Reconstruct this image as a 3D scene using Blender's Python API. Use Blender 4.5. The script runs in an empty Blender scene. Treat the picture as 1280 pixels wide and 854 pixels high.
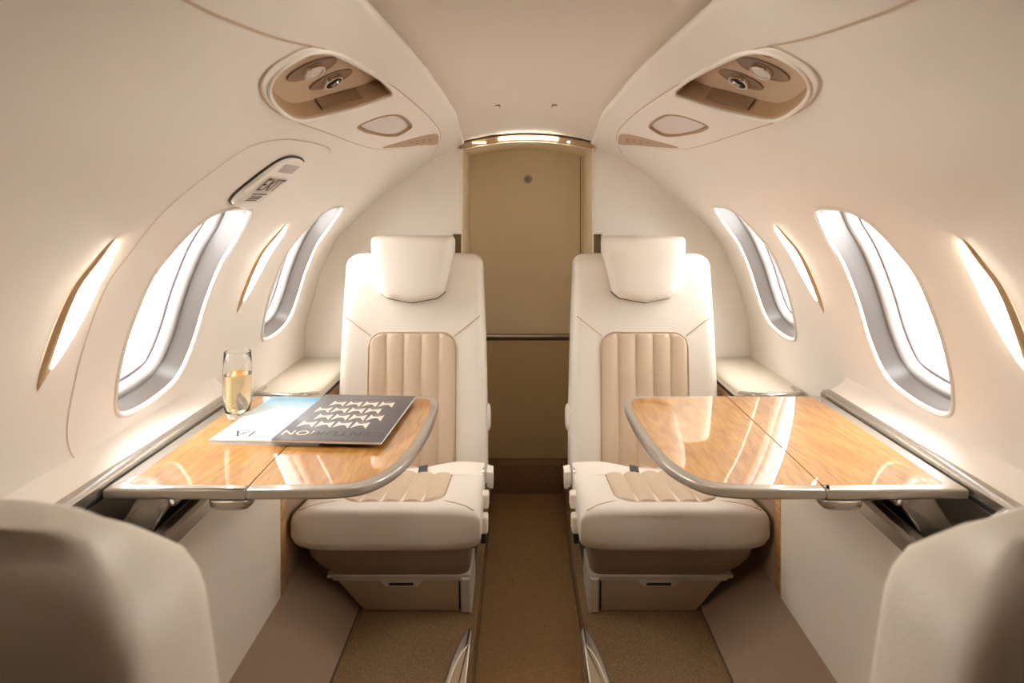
import bpy, math, random
from mathutils import Vector, Matrix
from mathutils.geometry import delaunay_2d_cdt
random.seed(7)
scene = bpy.context.scene
COL = scene.collection
R = math.radians
# ------------------------------------------------------------------ camera
# heights below are measured from the lens; the aisle carpet lies 1.10 m under it
Z0 = 1.10
F, PX, PY, CX = 800.0, 650.0, 254.0, -0.025
cd = bpy.data.cameras.new('camera')
cam = bpy.data.objects.new('camera', cd)
COL.objects.link(cam)
cam.location = (CX, 0, Z0)
cam.rotation_euler = (R(90), 0, 0)
cd.sensor_width = 36
cd.lens = F / 1280 * 36
cd.shift_x = (640 - PX) / 1280
cd.shift_y = (PY - 427) / 1280
cd.clip_start = 0.01
cd.dof.use_dof = True
cd.dof.focus_distance = 1.75
cd.dof.aperture_fstop = 7.5
scene.camera = cam
# ------------------------------------------------------------------ world and exposure
w = bpy.data.worlds.new('bright_overcast')
scene.world = w
w.use_nodes = True
bg = w.node_tree.nodes['Background']
bg.inputs[0].default_value = (1.0, 1.0, 1.0, 1)
bg.inputs[1].default_value = 11.0
vs = scene.view_settings
vs.view_transform = 'Standard'
vs.look = 'None'
vs.gamma = 1.0
vs.use_curve_mapping = False
vs.exposure = 0.44

# ------------------------------------------------------------------ materials
def S(r, g, b):
    def f(c):
        c /= 255.0
        return c / 12.92 if c <= .04045 else ((c + .055) / 1.055) ** 2.4
    return (f(r), f(g), f(b), 1)
def mat(name, col, rough=.5, metal=0., coat=0., coat_r=.05, bump=None, var=None, spec=.5, emit=None, sheen=0):
    m = bpy.data.materials.new(name)
    m.use_nodes = True
    nt = m.node_tree
    b = nt.nodes['Principled BSDF']
    b.inputs['Base Color'].default_value = col
    b.inputs['Roughness'].default_value = rough
    b.inputs['Metallic'].default_value = metal
    b.inputs['Coat Weight'].default_value = coat
    b.inputs['Coat Roughness'].default_value = coat_r
    b.inputs['Specular IOR Level'].default_value = spec
    b.inputs['Sheen Weight'].default_value = sheen
    if emit:
        b.inputs['Emission Color'].default_value = emit[0]
        b.inputs['Emission Strength'].default_value = emit[1]
    tc = nt.nodes.new('ShaderNodeTexCoord')
    if var:                                   # (scale, amount): slight mottling of the colour
        n = nt.nodes.new('ShaderNodeTexNoise')
        n.inputs['Scale'].default_value = var[0]
        n.inputs['Detail'].default_value = 4
        nt.links.new(tc.outputs['Object'], n.inputs['Vector'])
        mx = nt.nodes.new('ShaderNodeMix')
        mx.data_type = 'RGBA'
        k = var[1]
        mx.inputs[6].default_value = tuple(c * (1 - k) for c in col[:3]) + (1,)
        mx.inputs[7].default_value = tuple(min(1, c * (1 + k)) for c in col[:3]) + (1,)
        nt.links.new(n.outputs['Fac'], mx.inputs[0])
        nt.links.new(mx.outputs[2], b.inputs['Base Color'])
    if bump:                                  # (scale, strength)
        n2 = nt.nodes.new('ShaderNodeTexNoise')
        n2.inputs['Scale'].default_value = bump[0]
        n2.inputs['Detail'].default_value = 3
        nt.links.new(tc.outputs['Object'], n2.inputs['Vector'])
        bp = nt.nodes.new('ShaderNodeBump')
        bp.inputs['Strength'].default_value = bump[1]
        bp.inputs['Distance'].default_value = .002
        nt.links.new(n2.outputs['Fac'], bp.inputs['Height'])
        nt.links.new(bp.outputs[0], b.inputs['Normal'])
    return m
M = {}
M['liner'] = mat('cream_liner', S(239, 230, 219), .55, bump=(400, .05), var=(3, .015))
M['ceil'] = mat('ceiling_fabric', S(228, 216, 201), .75, bump=(500, .06))
M['leather'] = mat('cream_leather', S(232, 222, 209), .42, bump=(350, .12), var=(5, .02))
M['leather_tan'] = mat('perforated_leather', S(208, 186, 160), .5, bump=(700, .25), var=(8, .03))
M['skirt'] = mat('taupe_leather', S(166, 145, 118), .55, bump=(350, .12))
M['pan'] = mat('shaded_taupe_leather', S(132, 115, 95), .55, bump=(350, .12))  # the drawer's taupe leather, darkened for the shade under the cushion
M['seam'] = mat('seam_thread', S(186, 158, 128), .7)
M['joint'] = mat('panel_joint', S(204, 180, 152), .7)
M['gap'] = mat('shadow_gap', S(96, 74, 54), .8)
M['dado'] = mat('dado_leather', S(224, 211, 193), .55, bump=(350, .08))
M['pad'] = mat('armrest_leather', S(204, 192, 172), .5, bump=(350, .08))
M['kick'] = mat('kick_carpet', S(158, 133, 110), .9, bump=(600, .5), var=(300, .08))
M['carpet'] = mat('brown_carpet', S(130, 102, 70), .95, bump=(300, 1.0), var=(260, .8))
M['aisle'] = mat('aisle_carpet', S(172, 137, 94), .95, bump=(300, .9), var=(260, .5))
M['stepc'] = mat('step_carpet', S(142, 110, 76), .95, bump=(160, 1.0), var=(120, .3))
M['silver'] = mat('satin_silver', S(184, 177, 168), .26, metal=.85)
M['chrome'] = mat('polished_chrome', S(225, 220, 214), .12, metal=1)
M['rim'] = mat('table_rim', S(182, 174, 163), .3, metal=.5, coat=1, coat_r=.04)
M['winliner'] = mat('window_liner', S(156, 151, 147), .3, coat=.4)
M['wingrey'] = mat('window_shade_channel', S(86, 78, 72), .35)
M['tanplastic'] = mat('tan_plastic', S(188, 155, 118), .45)
M['psupan'] = mat('panel_pan', S(204, 176, 146), .45)
M['psudark'] = mat('vent_bezel', S(140, 112, 84), .4)
M['dark'] = mat('dark_plastic', S(42, 34, 28), .5)
M['black'] = mat('black_rubber', S(22, 18, 16), .6)
M['door'] = mat('door_laminate', S(250, 233, 200), .6, bump=(300, .08))
M['doorlow'] = mat('door_lower_laminate', S(214, 186, 140), .6, bump=(300, .1))
M['white'] = mat('white_plastic', S(236, 228, 219), .4)
M['bezel'] = mat('window_bezel', S(222, 213, 202), .4)
M['satin'] = mat('satin_handle', S(196, 189, 178), .35, metal=.35)
M['lampwin'] = mat('sign_lamp_window', S(168, 158, 148), .3)
M['winch'] = mat('window_channel', S(150, 144, 146), .3, metal=.5)
M['psuwall'] = mat('panel_wall', S(172, 140, 106), .5)
M['grille'] = mat('speaker_grille', S(186, 156, 126), .5)
M['lens'] = mat('frosted_lens', S(222, 212, 206), .35)
M['placard'] = mat('placard', S(222, 212, 200), .5)
M['ink'] = mat('brown_ink', S(74, 30, 14), .6)
M['glow'] = mat('sconce_lens', S(255, 245, 230), .4, emit=((1, .90, .74, 1), 10.0))
M['strip'] = mat('lamp_strip', S(255, 248, 235), .4, emit=((1, .93, .80, 1), 14.0))
M['fill'] = mat('fill_lens', S(255, 248, 238), .4, emit=((1, .94, .83, 1), 37.0))  # emission of the unseen lamp added to the ceiling as fill light
M['fwd'] = mat('forward_laminate', S(150, 128, 102), .6)
M['shell'] = mat('fuselage_skin', S(150, 150, 150), .6)
M['belt'] = mat('belt_webbing', S(238, 226, 210), .6, bump=(900, .3))
M['bone'] = mat('bone_trim', S(240, 230, 214), .4)
M['magdark'] = mat('magazine_cover', S(96, 90, 90), .45, coat=.08, var=(6, .2))
M['paper'] = mat('paper', S(240, 238, 236), .6)
M['silverink'] = mat('silver_ink', S(222, 205, 190), .4)
M['greyink'] = mat('grey_ink', S(120, 110, 104), .4)
M['darkink'] = mat('dark_ink', S(44, 38, 36), .4)

def wood_mat(name, a, bcol, c, grain='y', coat=1.):
    m = bpy.data.materials.new(name)
    m.use_nodes = True
    nt = m.node_tree
    b = nt.nodes['Principled BSDF']
    b.inputs['Roughness'].default_value = .32
    b.inputs['Coat Weight'].default_value = coat
    b.inputs['Coat Roughness'].default_value = .0
    b.inputs['Coat IOR'].default_value = 1.9
    tc = nt.nodes.new('ShaderNodeTexCoord')
    mp = nt.nodes.new('ShaderNodeMapping')
    mp.inputs['Scale'].default_value = (1, .16, 1) if grain == 'y' else (1, 1, .16)
    nt.links.new(tc.outputs['Object'], mp.inputs[0])
    n1 = nt.nodes.new('ShaderNodeTexNoise')          # broad figure
    n1.inputs['Scale'].default_value = 9
    n1.inputs['Detail'].default_value = 3
    n1.inputs['Distortion'].default_value = .6
    nt.links.new(mp.outputs[0], n1.inputs['Vector'])
    mul = nt.nodes.new('ShaderNodeMath')
    mul.operation = 'MULTIPLY'
    mul.inputs[1].default_value = 11
    nt.links.new(n1.outputs['Fac'], mul.inputs[0])
    sn = nt.nodes.new('ShaderNodeMath')
    sn.operation = 'SINE'
    m2 = nt.nodes.new('ShaderNodeMath')
    m2.operation = 'MULTIPLY'
    m2.inputs[1].default_value = 6.283
    nt.links.new(mul.outputs[0], m2.inputs[0])
    nt.links.new(m2.outputs[0], sn.inputs[0])
    n2 = nt.nodes.new('ShaderNodeTexNoise')          # fine pores
    n2.inputs['Scale'].default_value = 140
    n2.inputs['Detail'].default_value = 4
    nt.links.new(mp.outputs[0], n2.inputs['Vector'])
    ad = nt.nodes.new('ShaderNodeMath')
    ad.operation = 'MULTIPLY_ADD'
    ad.inputs[1].default_value = .12
    ad.inputs[2].default_value = .0
    nt.links.new(sn.outputs[0], ad.inputs[0])
    ad2 = nt.nodes.new('ShaderNodeMath')
    ad2.operation = 'ADD'
    nt.links.new(ad.outputs[0], ad2.inputs[0])
    nt.links.new(n2.outputs['Fac'], ad2.inputs[1])
    cr_ = nt.nodes.new('ShaderNodeValToRGB')
    e = cr_.color_ramp.elements
    e[0].position = .25
    e[0].color = a
    e[1].position = .75
    e[1].color = c
    q = e.new(.5)
    q.color = bcol
    nt.links.new(ad2.outputs[0], cr_.inputs[0])
    nt.links.new(cr_.outputs[0], b.inputs['Base Color'])
    return m
M['wood'] = wood_mat('maple_veneer', S(172, 113, 48), S(189, 133, 62), S(202, 149, 77))
M['woodv'] = wood_mat('maple_veneer_side', S(176, 116, 56), S(200, 140, 74), S(216, 160, 92), coat=.7)

def pane_mat():
    m = bpy.data.materials.new('window_glass')
    m.use_nodes = True
    nt = m.node_tree
    out = nt.nodes['Material Output']
    nt.nodes.remove(nt.nodes['Principled BSDF'])
    t = nt.nodes.new('ShaderNodeBsdfTransparent')
    g = nt.nodes.new('ShaderNodeBsdfGlossy')
    g.inputs['Roughness'].default_value = .02
    mx = nt.nodes.new('ShaderNodeMixShader')
    mx.inputs[0].default_value = .05
    nt.links.new(t.outputs[0], mx.inputs[1])
    nt.links.new(g.outputs[0], mx.inputs[2])
    nt.links.new(mx.outputs[0], out.inputs[0])
    return m
M['pane'] = pane_mat()
def glass_mat(name, col, ior):
    m = bpy.data.materials.new(name)
    m.use_nodes = True
    b = m.node_tree.nodes['Principled BSDF']
    b.inputs['Base Color'].default_value = col
    b.inputs['Roughness'].default_value = 0
    b.inputs['Transmission Weight'].default_value = 1
    b.inputs['IOR'].default_value = ior
    return m
M['glass'] = glass_mat('clear_glass', (1, 1, 1, 1), 1.35)
M['wine'] = glass_mat('champagne', S(255, 240, 200), 1.33)
def bluecover():
    m = mat('blue_cover', S(205, 232, 244), .5, coat=.08)
    nt = m.node_tree
    b = nt.nodes['Principled BSDF']
    tc = nt.nodes.new('ShaderNodeTexCoord')
    n = nt.nodes.new('ShaderNodeTexNoise')
    n.inputs['Scale'].default_value = 7
    mp = nt.nodes.new('ShaderNodeMapping')
    mp.inputs['Scale'].default_value = (.6, 1.6, 1)
    nt.links.new(tc.outputs['Object'], mp.inputs[0])
    nt.links.new(mp.outputs[0], n.inputs['Vector'])
    sx = nt.nodes.new('ShaderNodeSeparateXYZ')
    nt.links.new(tc.outputs['Object'], sx.inputs[0])
    mr = nt.nodes.new('ShaderNodeMapRange')          # a photo of sea and sky printed on the lower half
    mr.inputs[1].default_value = .02
    mr.inputs[2].default_value = .12
    nt.links.new(sx.outputs['Y'], mr.inputs[0])
    ml = nt.nodes.new('ShaderNodeMath')
    ml.operation = 'MULTIPLY'
    nt.links.new(mr.outputs[0], ml.inputs[0])
    nt.links.new(n.outputs['Fac'], ml.inputs[1])
    r = nt.nodes.new('ShaderNodeValToRGB')
    e = r.color_ramp.elements
    e[0].position = .1
    e[0].color = S(222, 240, 248)
    e[1].position = .6
    e[1].color = S(104, 176, 208)
    nt.links.new(ml.outputs[0], r.inputs[0])
    nt.links.new(r.outputs[0], b.inputs['Base Color'])
    return m
M['magblue'] = bluecover()

# ------------------------------------------------------------------ mesh helpers
ORG = {}
class MB:
    def __init__(s):
        s.v = []
        s.f = []
    def add(s, vs_, fs_):
        n = len(s.v)
        s.v += [tuple(p) for p in vs_]
        s.f += [tuple(i + n for i in f) for f in fs_]
        return s
    def loft(s, rings, cap0=True, cap1=True, closed=True):
        n = len(rings[0])
        vs_ = [p for r in rings for p in r]
        fs_ = []
        for i in range(len(rings) - 1):
            for j in range(n if closed else n - 1):
                k = (j + 1) % n
                fs_.append((i * n + j, i * n + k, (i + 1) * n + k, (i + 1) * n + j))
        if cap0:
            fs_.append(tuple(range(n))[::-1])
        if cap1:
            m_ = (len(rings) - 1) * n
            fs_.append(tuple(range(m_, m_ + n)))
        return s.add(vs_, fs_)
    def grid(s, P):
        return s.loft(P, False, False, False)
    def slab(s, outline, z0, z1, r=.004, seg=3, rb=None):
        rb = r if rb is None else rb
        rings = []
        for i in range(seg + 1):
            a = math.pi / 2 * i / seg
            o = inset(outline, rb * (1 - math.sin(a)))
            rings.append([(x, y, z0 + rb * (1 - math.cos(a))) for x, y in o])
        for i in range(seg + 1):
            a = math.pi / 2 * i / seg
            o = inset(outline, r * (1 - math.cos(a)))
            rings.append([(x, y, z1 - r * (1 - math.sin(a))) for x, y in o])
        return s.loft(rings)
    def box(s, x0, x1, y0, y1, z0, z1, r=.002, rc=None):
        return s.slab(rrect(x0, x1, y0, y1, rc if rc is not None else max(r, 1e-4)), z0, z1, r, 2)
    def tube(s, path, r, n=8, closed=False, flat=None):
        path = [Vector(p) for p in path]
        m_ = len(path)
        rings = []
        up = None
        for i, p in enumerate(path):
            a = path[(i - 1) % m_] if (closed or i > 0) else p
            b = path[(i + 1) % m_] if (closed or i < m_ - 1) else p
            t = (b - a).normalized()
            if up is None:
                up = Vector((0, 0, 1)) if abs(t.z) < .9 else Vector((1, 0, 0))
            sd = t.cross(up)
            if sd.length < 1e-6:
                sd = t.orthogonal()
            sd.normalize()
            up = sd.cross(t).normalized()
            ra, rb_ = (r, r) if flat is None else (r, flat)
            rings.append([tuple(p + sd * math.cos(q) * ra + up * math.sin(q) * rb_) for q in [2 * math.pi * j / n for j in range(n)]])
        if closed:
            rings.append(rings[0])
            return s.loft(rings, False, False)
        return s.loft(rings)
    def xform(s, fn):
        s.v = [tuple(fn(*p)) for p in s.v]
        return s
def inset(poly, d):
    if abs(d) < 1e-9:
        return [tuple(p) for p in poly]
    n = len(poly)
    A = sum(poly[i][0] * poly[(i + 1) % n][1] - poly[(i + 1) % n][0] * poly[i][1] for i in range(n))
    sg = 1 if A > 0 else -1
    out = []
    for i in range(n):
        a, p, b = Vector(poly[i - 1]), Vector(poly[i]), Vector(poly[(i + 1) % n])
        e1, e2 = (p - a), (b - p)
        if e1.length < 1e-9 or e2.length < 1e-9:
            out.append(tuple(p))
            continue
        e1.normalize()
        e2.normalize()
        n1 = Vector((-e1.y, e1.x)) * sg
        n2 = Vector((-e2.y, e2.x)) * sg
        m_ = n1 + n2
        if m_.length < 1e-6:
            m_ = n1
        m_.normalize()
        k = max(.5, m_.dot(n1))
        out.append(tuple(p + m_ * d / k))
    return out
def rpoly(pts, rads, seg=5):
    """polygon with rounded corners"""
    n = len(pts)
    out = []
    for i in range(n):
        p = Vector(pts[i])
        a = Vector(pts[i - 1]) - p
        b = Vector(pts[(i + 1) % n]) - p
        r = rads[i] if isinstance(rads, (list, tuple)) else rads
        if r <= 1e-6:
            out.append(tuple(p))
            continue
        an = a.angle(b)
        t = min(r / math.tan(an / 2), .49 * a.length, .49 * b.length)
        p0 = p + a.normalized() * t
        p1 = p + b.normalized() * t
        for j in range(seg + 1):
            u = j / seg
            out.append(tuple((1 - u) ** 2 * p0 * .95 + 2 * u * (1 - u) * p * .95 + u * u * p1 * .95 + .05 * ((1 - u) * p0 + u * p1)))
    return out
def rrect(x0, x1, y0, y1, r, seg=4):
    return rpoly([(x0, y0), (x1, y0), (x1, y1), (x0, y1)], r, seg)
def crom(pts, n=8, closed=True):
    """smooth curve through points"""
    m_ = len(pts)
    out = []
    for i in range(m_ if closed else m_ - 1):
        p = [pts[(i + k) % m_] if closed else pts[max(0, min(m_ - 1, i + k))] for k in (-1, 0, 1, 2)]
        for j in range(n):
            u = j / n
            out.append(tuple(.5 * (2 * p[1][k] + (p[2][k] - p[0][k]) * u + (2 * p[0][k] - 5 * p[1][k] + 4 * p[2][k] - p[3][k]) * u * u + (3 * p[1][k] - p[0][k] - 3 * p[2][k] + p[3][k]) * u ** 3) for k in range(len(pts[0]))))
    if not closed:
        out.append(tuple(pts[-1]))
    return out
def sellipse(a, b, n, k=40):
    out = []
    for i in range(k):
        q = 2 * math.pi * (i + .5) / k
        c, s_ = math.cos(q), math.sin(q)
        out.append((a * math.copysign(abs(c) ** (2 / n), c), b * math.copysign(abs(s_) ** (2 / n), s_)))
    return out
def obj(name, mb, material, parent=None, label=None, sharp=35):
    me = bpy.data.meshes.new(name)
    o = bpy.data.objects.new(name, me)
    COL.objects.link(o)
    org = ORG[parent.name] if parent else Vector((0, 0, 0))
    if parent:
        o.parent = parent
        ORG[o.name] = org
        vsx = [(p[0] - org.x, p[1] - org.y, p[2] - org.z) for p in mb.v]
    else:
        c = [sum((min(p[k] for p in mb.v), max(p[k] for p in mb.v))) / 2 for k in (0, 1)] + [min(p[2] for p in mb.v)]
        org = Vector(c)
        ORG[o.name] = org
        o.location = org + Vector((0, 0, Z0))
        vsx = [(p[0] - org.x, p[1] - org.y, p[2] - org.z) for p in mb.v]
    me.from_pydata(vsx, [], mb.f)
    me.validate()
    import bmesh
    bm = bmesh.new()
    bm.from_mesh(me)
    bmesh.ops.recalc_face_normals(bm, faces=bm.faces)
    bm.to_mesh(me)
    bm.free()
    me.shade_smooth()
    me.set_sharp_from_angle(angle=R(sharp))
    me.materials.append(material)
    if label:
        o['label'] = label
    return o
def thing(name, label, cat, loc, group=None):
    o = bpy.data.objects.new(name, None)
    COL.objects.link(o)
    o.empty_display_size = .05
    o.location = (loc[0], loc[1], loc[2] + Z0)
    ORG[o.name] = Vector(loc)
    o['label'] = label
    o['category'] = cat
    if group:
        o['group'] = group
    return o
def tag(o, label, cat, group=None):
    o['label'] = label
    o['category'] = cat
    if group:
        o['group'] = group
    return o
def struct(o, label, cat):
    o['kind'] = 'structure'
    o['label'] = label
    o['category'] = cat
    return o
def text_mesh(txt, size, bold=0.):
    c = bpy.data.curves.new('lettering', 'FONT')
    c.body = txt
    c.size = size
    c.offset = bold * size
    c.space_character = 1.08
    c.align_x = 'CENTER'
    c.align_y = 'CENTER'
    o = bpy.data.objects.new('lettering_tmp', c)
    COL.objects.link(o)
    bpy.context.view_layer.update()
    me = bpy.data.meshes.new_from_object(o.evaluated_get(bpy.context.evaluated_depsgraph_get()))
    vs_ = [tuple(v.co) for v in me.vertices]
    fs_ = [tuple(p.vertices) for p in me.polygons]
    bpy.data.objects.remove(o)
    bpy.data.meshes.remove(me)
    return vs_, fs_

# ------------------------------------------------------------------ the cabin's cross-section
# (y, v): y runs aft, v is the length along the wall lining from the ledge up to the ceiling lip
def interp(t, tab):
    for a, b in zip(tab, tab[1:]):
        if t <= b[0]:
            k = max(0, min(1, (t - a[0]) / (b[0] - a[0])))
            k = k * k * (3 - 2 * k)
            return [a[i] + (b[i] - a[i]) * k for i in range(1, len(a))]
    return list(tab[-1][1:])
LIP = [(-3, .222, .236), (.6, .222, .236), (1.25, .203, .240), (1.75, .204, .236), (2.16, .219, .198)]
BASE = [(.752, -.60), (.752, -.52), (.748, -.42), (.726, -.332), (.690, -.216), (.645, -.127), (.60, -.076), (.538, -.016), (.46, .046)]
def ctrl(y):
    lx, lz = interp(y, LIP)
    P = list(BASE)
    ax, az = P[-1]
    for k, b in ((.3, .012), (.62, .012), (.86, .004)):
        P.append((ax + (lx - ax) * k, az + (lz - az) * k + b))
    P.append((lx, lz))
    return P
def cr1(P, t):
    n = len(P) - 1
    i = max(0, min(int(t), n - 1))
    u = t - i
    p = [P[max(0, min(n, j))] for j in (i - 1, i, i + 1, i + 2)]
    return tuple(.5 * (2 * p[1][k] + (p[2][k] - p[0][k]) * u + (2 * p[0][k] - 5 * p[1][k] + 4 * p[2][k] - p[3][k]) * u * u + (3 * p[1][k] - p[0][k] - 3 * p[2][k] + p[3][k]) * u ** 3) for k in (0, 1))
NT = len(ctrl(1)) - 1
TT = [NT * i / 400 for i in range(401)]
_p = [cr1(ctrl(1.4), t) for t in TT]
VV = [0]
for _a, _b in zip(_p, _p[1:]):
    VV.append(VV[-1] + math.dist(_a, _b))
VL = VV[-1]
import bisect
def v2t(v):
    if v <= 0:
        return 0
    if v >= VL:
        return NT
    i = bisect.bisect_right(VV, v) - 1
    return TT[i] + (TT[i + 1] - TT[i]) * (v - VV[i]) / (VV[i + 1] - VV[i])
_cache = {}
def wp(side, y, v, off=0.):
    """point on the lining; off > 0 goes outward through the wall"""
    key = (round(y, 5), round(v, 5))
    if key not in _cache:
        P = ctrl(y)
        t = v2t(v)
        x, z = cr1(P, t)
        e = .04
        a, b = cr1(P, max(0, t - e)), cr1(P, min(NT, t + e))
        tx, tz = b[0] - a[0], b[1] - a[1]
        l_ = math.hypot(tx, tz)
        _cache[key] = (x, z, tz / l_, -tx / l_)
    x, z, nx, nz = _cache[key]
    return (side * (x + nx * off), y, z + nz * off)
def inside(p, poly):
    c = False
    n = len(poly)
    j = n - 1
    for i in range(n):
        if (poly[i][1] > p[1]) != (poly[j][1] > p[1]) and p[0] < (poly[j][0] - poly[i][0]) * (p[1] - poly[i][1]) / (poly[j][1] - poly[i][1]) + poly[i][0]:
            c = not c
        j = i
    return c
def sheet(outer, holes, du, dv):
    """triangulated (y, v) sheet with holes"""
    vs_ = []
    es_ = []
    for loop in [outer] + holes:
        n = len(vs_)
        vs_ += [Vector(p) for p in loop]
        es_ += [(n + i, n + (i + 1) % len(loop)) for i in range(len(loop))]
    us = [p[0] for p in outer]
    ws = [p[1] for p in outer]
    u = min(us) + du * .5
    seeds = list(vs_)
    while u < max(us):
        v = min(ws) + dv * .5
        while v < max(ws):
            p = (u, v)
            if inside(p, outer) and not any(inside(p, h) for h in holes):
                if all(abs(q[0] - u) + abs(q[1] - v) > min(du, dv) * .35 for q in seeds):
                    vs_.append(Vector(p))
            v += dv
        u += du
    r = delaunay_2d_cdt(vs_, es_, [], 0, 1e-6)
    V = [tuple(p) for p in r[0]]
    T = []
    for f in r[2]:
        c = (sum(V[i][0] for i in f) / 3, sum(V[i][1] for i in f) / 3)
        if inside(c, outer) and not any(inside(c, h) for h in holes):
            T.append(tuple(f))
    return V, T
def wall_plate(side, outline, off, thick, r=.002, holes=(), du=.05, dv=.02):
    """a plate lying on the lining, its face standing `off` proud of it, its skirt reaching back by `thick`"""
    mb = MB()
    top = inset(outline, r)
    V, T = sheet(top, [list(h) for h in holes], du, dv)
    mb.add([wp(side, p[0], p[1], -off) for p in V], T)
    o2 = inset(outline, r * .3)
    mb.loft([[wp(side, p[0], p[1], -off) for p in top], [wp(side, p[0], p[1], -off + r * .3) for p in o2], [wp(side, p[0], p[1], -off + r) for p in outline], [wp(side, p[0], p[1], -off + thick) for p in outline]], False, False)
    return mb
def wall_ring(side, rings):
    return MB().loft([[wp(side, p[0], p[1], off) for p in loop] for loop, off in rings], False, False)
def wall_strip(side, path, width, off=-.0006):
    L_, R_ = [], []
    n = len(path)
    for i, p in enumerate(path):
        a = Vector(path[max(0, i - 1)])
        b = Vector(path[min(n - 1, i + 1)])
        t = (b - a).normalized()
        nn = Vector((-t.y, t.x)) * width / 2
        L_.append(wp(side, p[0] + nn.x, p[1] + nn.y, off))
        R_.append(wp(side, p[0] - nn.x, p[1] - nn.y, off))
    return MB().grid([L_, R_])

# shapes on the lining, in (y, v)
PITCH = .635
WIN = crom([(1.185, .654), (1.235, .634), (1.305, .552), (1.337, .475), (1.355, .388), (1.358, .313), (1.335, .247), (1.285, .222), (1.195, .213), (1.135, .229), (1.107, .284), (1.096, .35), (1.088, .43), (1.072, .52), (1.060, .58), (1.066, .632), (1.105, .653)], 4)
WINS = [[(p[0] + PITCH * k, p[1]) for p in WIN] for k in (0, 1)]
RECESS = crom([(.812, .981), (.797, .955), (.800, .927), (.832, .902), (.90, .884), (.985, .877), (1.05, .900), (1.12, .939), (1.172, .986), (1.165, 1.000), (1.09, 1.004), (1.01, 1.004), (.93, 1.001), (.86, .996)], 4)
PSU = crom([(.795, .987), (.776, .956), (.774, .927), (.80, .901), (.875, .878), (.99, .869), (1.12, .868), (1.335, .867), (1.50, .872), (1.62, .888), (1.78, .920), (1.92, .965), (1.955, .988), (1.92, 1.001), (1.845, 1.009), (1.70, 1.014), (1.565, 1.017), (1.43, 1.0165), (1.295, 1.014), (1.18, 1.012), (1.055, 1.008), (.95, 1.004), (.87, .999)], 4)
LENSO = crom([(1.235, .906), (1.26, .935), (1.295, .955), (1.35, .972), (1.43, .9765), (1.53, .972), (1.545, .955), (1.53, .932), (1.47, .918), (1.40, .910), (1.30, .902)], 4)
Y0, Y1 = -.36, 2.16

# ------------------------------------------------------------------ room shell
def wall_obj(side, name):
    outer = [(Y0, 0)] + [(Y0 + (Y1 - Y0) * i / 60, 0) for i in range(1, 60)] + [(Y1, 0)] + [(Y1, VL * i / 40) for i in range(1, 40)] + [(Y1, VL)] + [(Y1 + (Y0 - Y1) * i / 60, VL) for i in range(1, 60)] + [(Y0, VL)] + [(Y0, VL - VL * i / 40) for i in range(1, 40)]
    V, T = sheet(outer, WINS + [RECESS, LENSO], .05, .022)
    mb = MB().add([wp(side, p[0], p[1]) for p in V], T)
    # the lip rolls over and up towards the ceiling
    rows = []
    for i in range(73):
        y = Y0 + (Y1 - Y0) * i / 72
        x, z = interp(y, LIP)
        q = []
        for k in range(7):
            a = R(25) + R(140) * k / 6
            q.append((side * (x - .010 * math.sin(a) + .010 * math.sin(R(25))), y, z + .010 * (math.cos(R(25)) - math.cos(a))))
        q.append((side * (x + .012), y, z + .028))
        rows.append(q)
    mb.grid(rows)
    return obj(name, mb, M['liner'], sharp=60)
wl = struct(wall_obj(-1, 'wall_left'), 'cream curved cabin side lining with the exit sign', 'wall')
wr = struct(wall_obj(1, 'wall_right'), 'cream curved cabin side lining without an exit sign', 'wall')

# centre ceiling
def ceil_z(x, y):
    zc, ze = interp(y, [(-3, .268, .256), (1.5, .268, .256), (2.17, .238, .208)])
    return zc + (ze - zc) * (x / .22) ** 2
mb = MB().grid([[(x, Y0 + (2.175 - Y0) * i / 60, ceil_z(x, Y0 + (2.175 - Y0) * i / 60)) for x in [-.24 + .48 * j / 16 for j in range(17)]] for i in range(61)])
ce = struct(obj('ceiling', mb, M['ceil']), 'recessed beige centre ceiling panel between the lips', 'ceiling')
for sx, px in ((-1, 625), (1, 690)):
    zq, yq = .262, 1.72
    a = (px - PX) / F * yq + CX
    mb = MB().box(a - .001, a + .001, yq - .03, yq + .03, ceil_z(a, yq) - .001, ceil_z(a, yq) + .003, .0004)
    mb.box(min(a, a - sx * -.012), max(a, a - sx * -.012), yq - .03, yq - .026, ceil_z(a, yq) - .001, ceil_z(a, yq) + .003, .0004)
    obj('hatch_mark', mb, M['gap'], ce)

# seams in the lining
HATCH = crom([(1.075, .148), (1.025, .20), (.995, .26), (.982, .344), (.972, .42), (.944, .544), (.912, .654), (.905, .738), (.935, .80), (1.01, .828), (1.10, .836), (1.18, .838), (1.245, .834), (1.27, .822)], 6, False)
for side, w_ in ((-1, wl), (1, wr)):
    if side < 0:
        obj('hatch_seam', wall_strip(side, HATCH, .0022), M['joint'], w_)
    top = crom([(-.35, .948), (.3, .948), (.545, .952), (.64, .960), (.725, .972), (.795, .988)], 6, False)
    obj('lining_seam', wall_strip(side, top, .004), M['joint'], w_)
    aft = crom([(1.955, .992), (2.02, .975), (2.10, .945), (2.15, .90)], 5, False)
    obj('aft_seam', wall_strip(side, aft, .002), M['joint'], w_)

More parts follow.
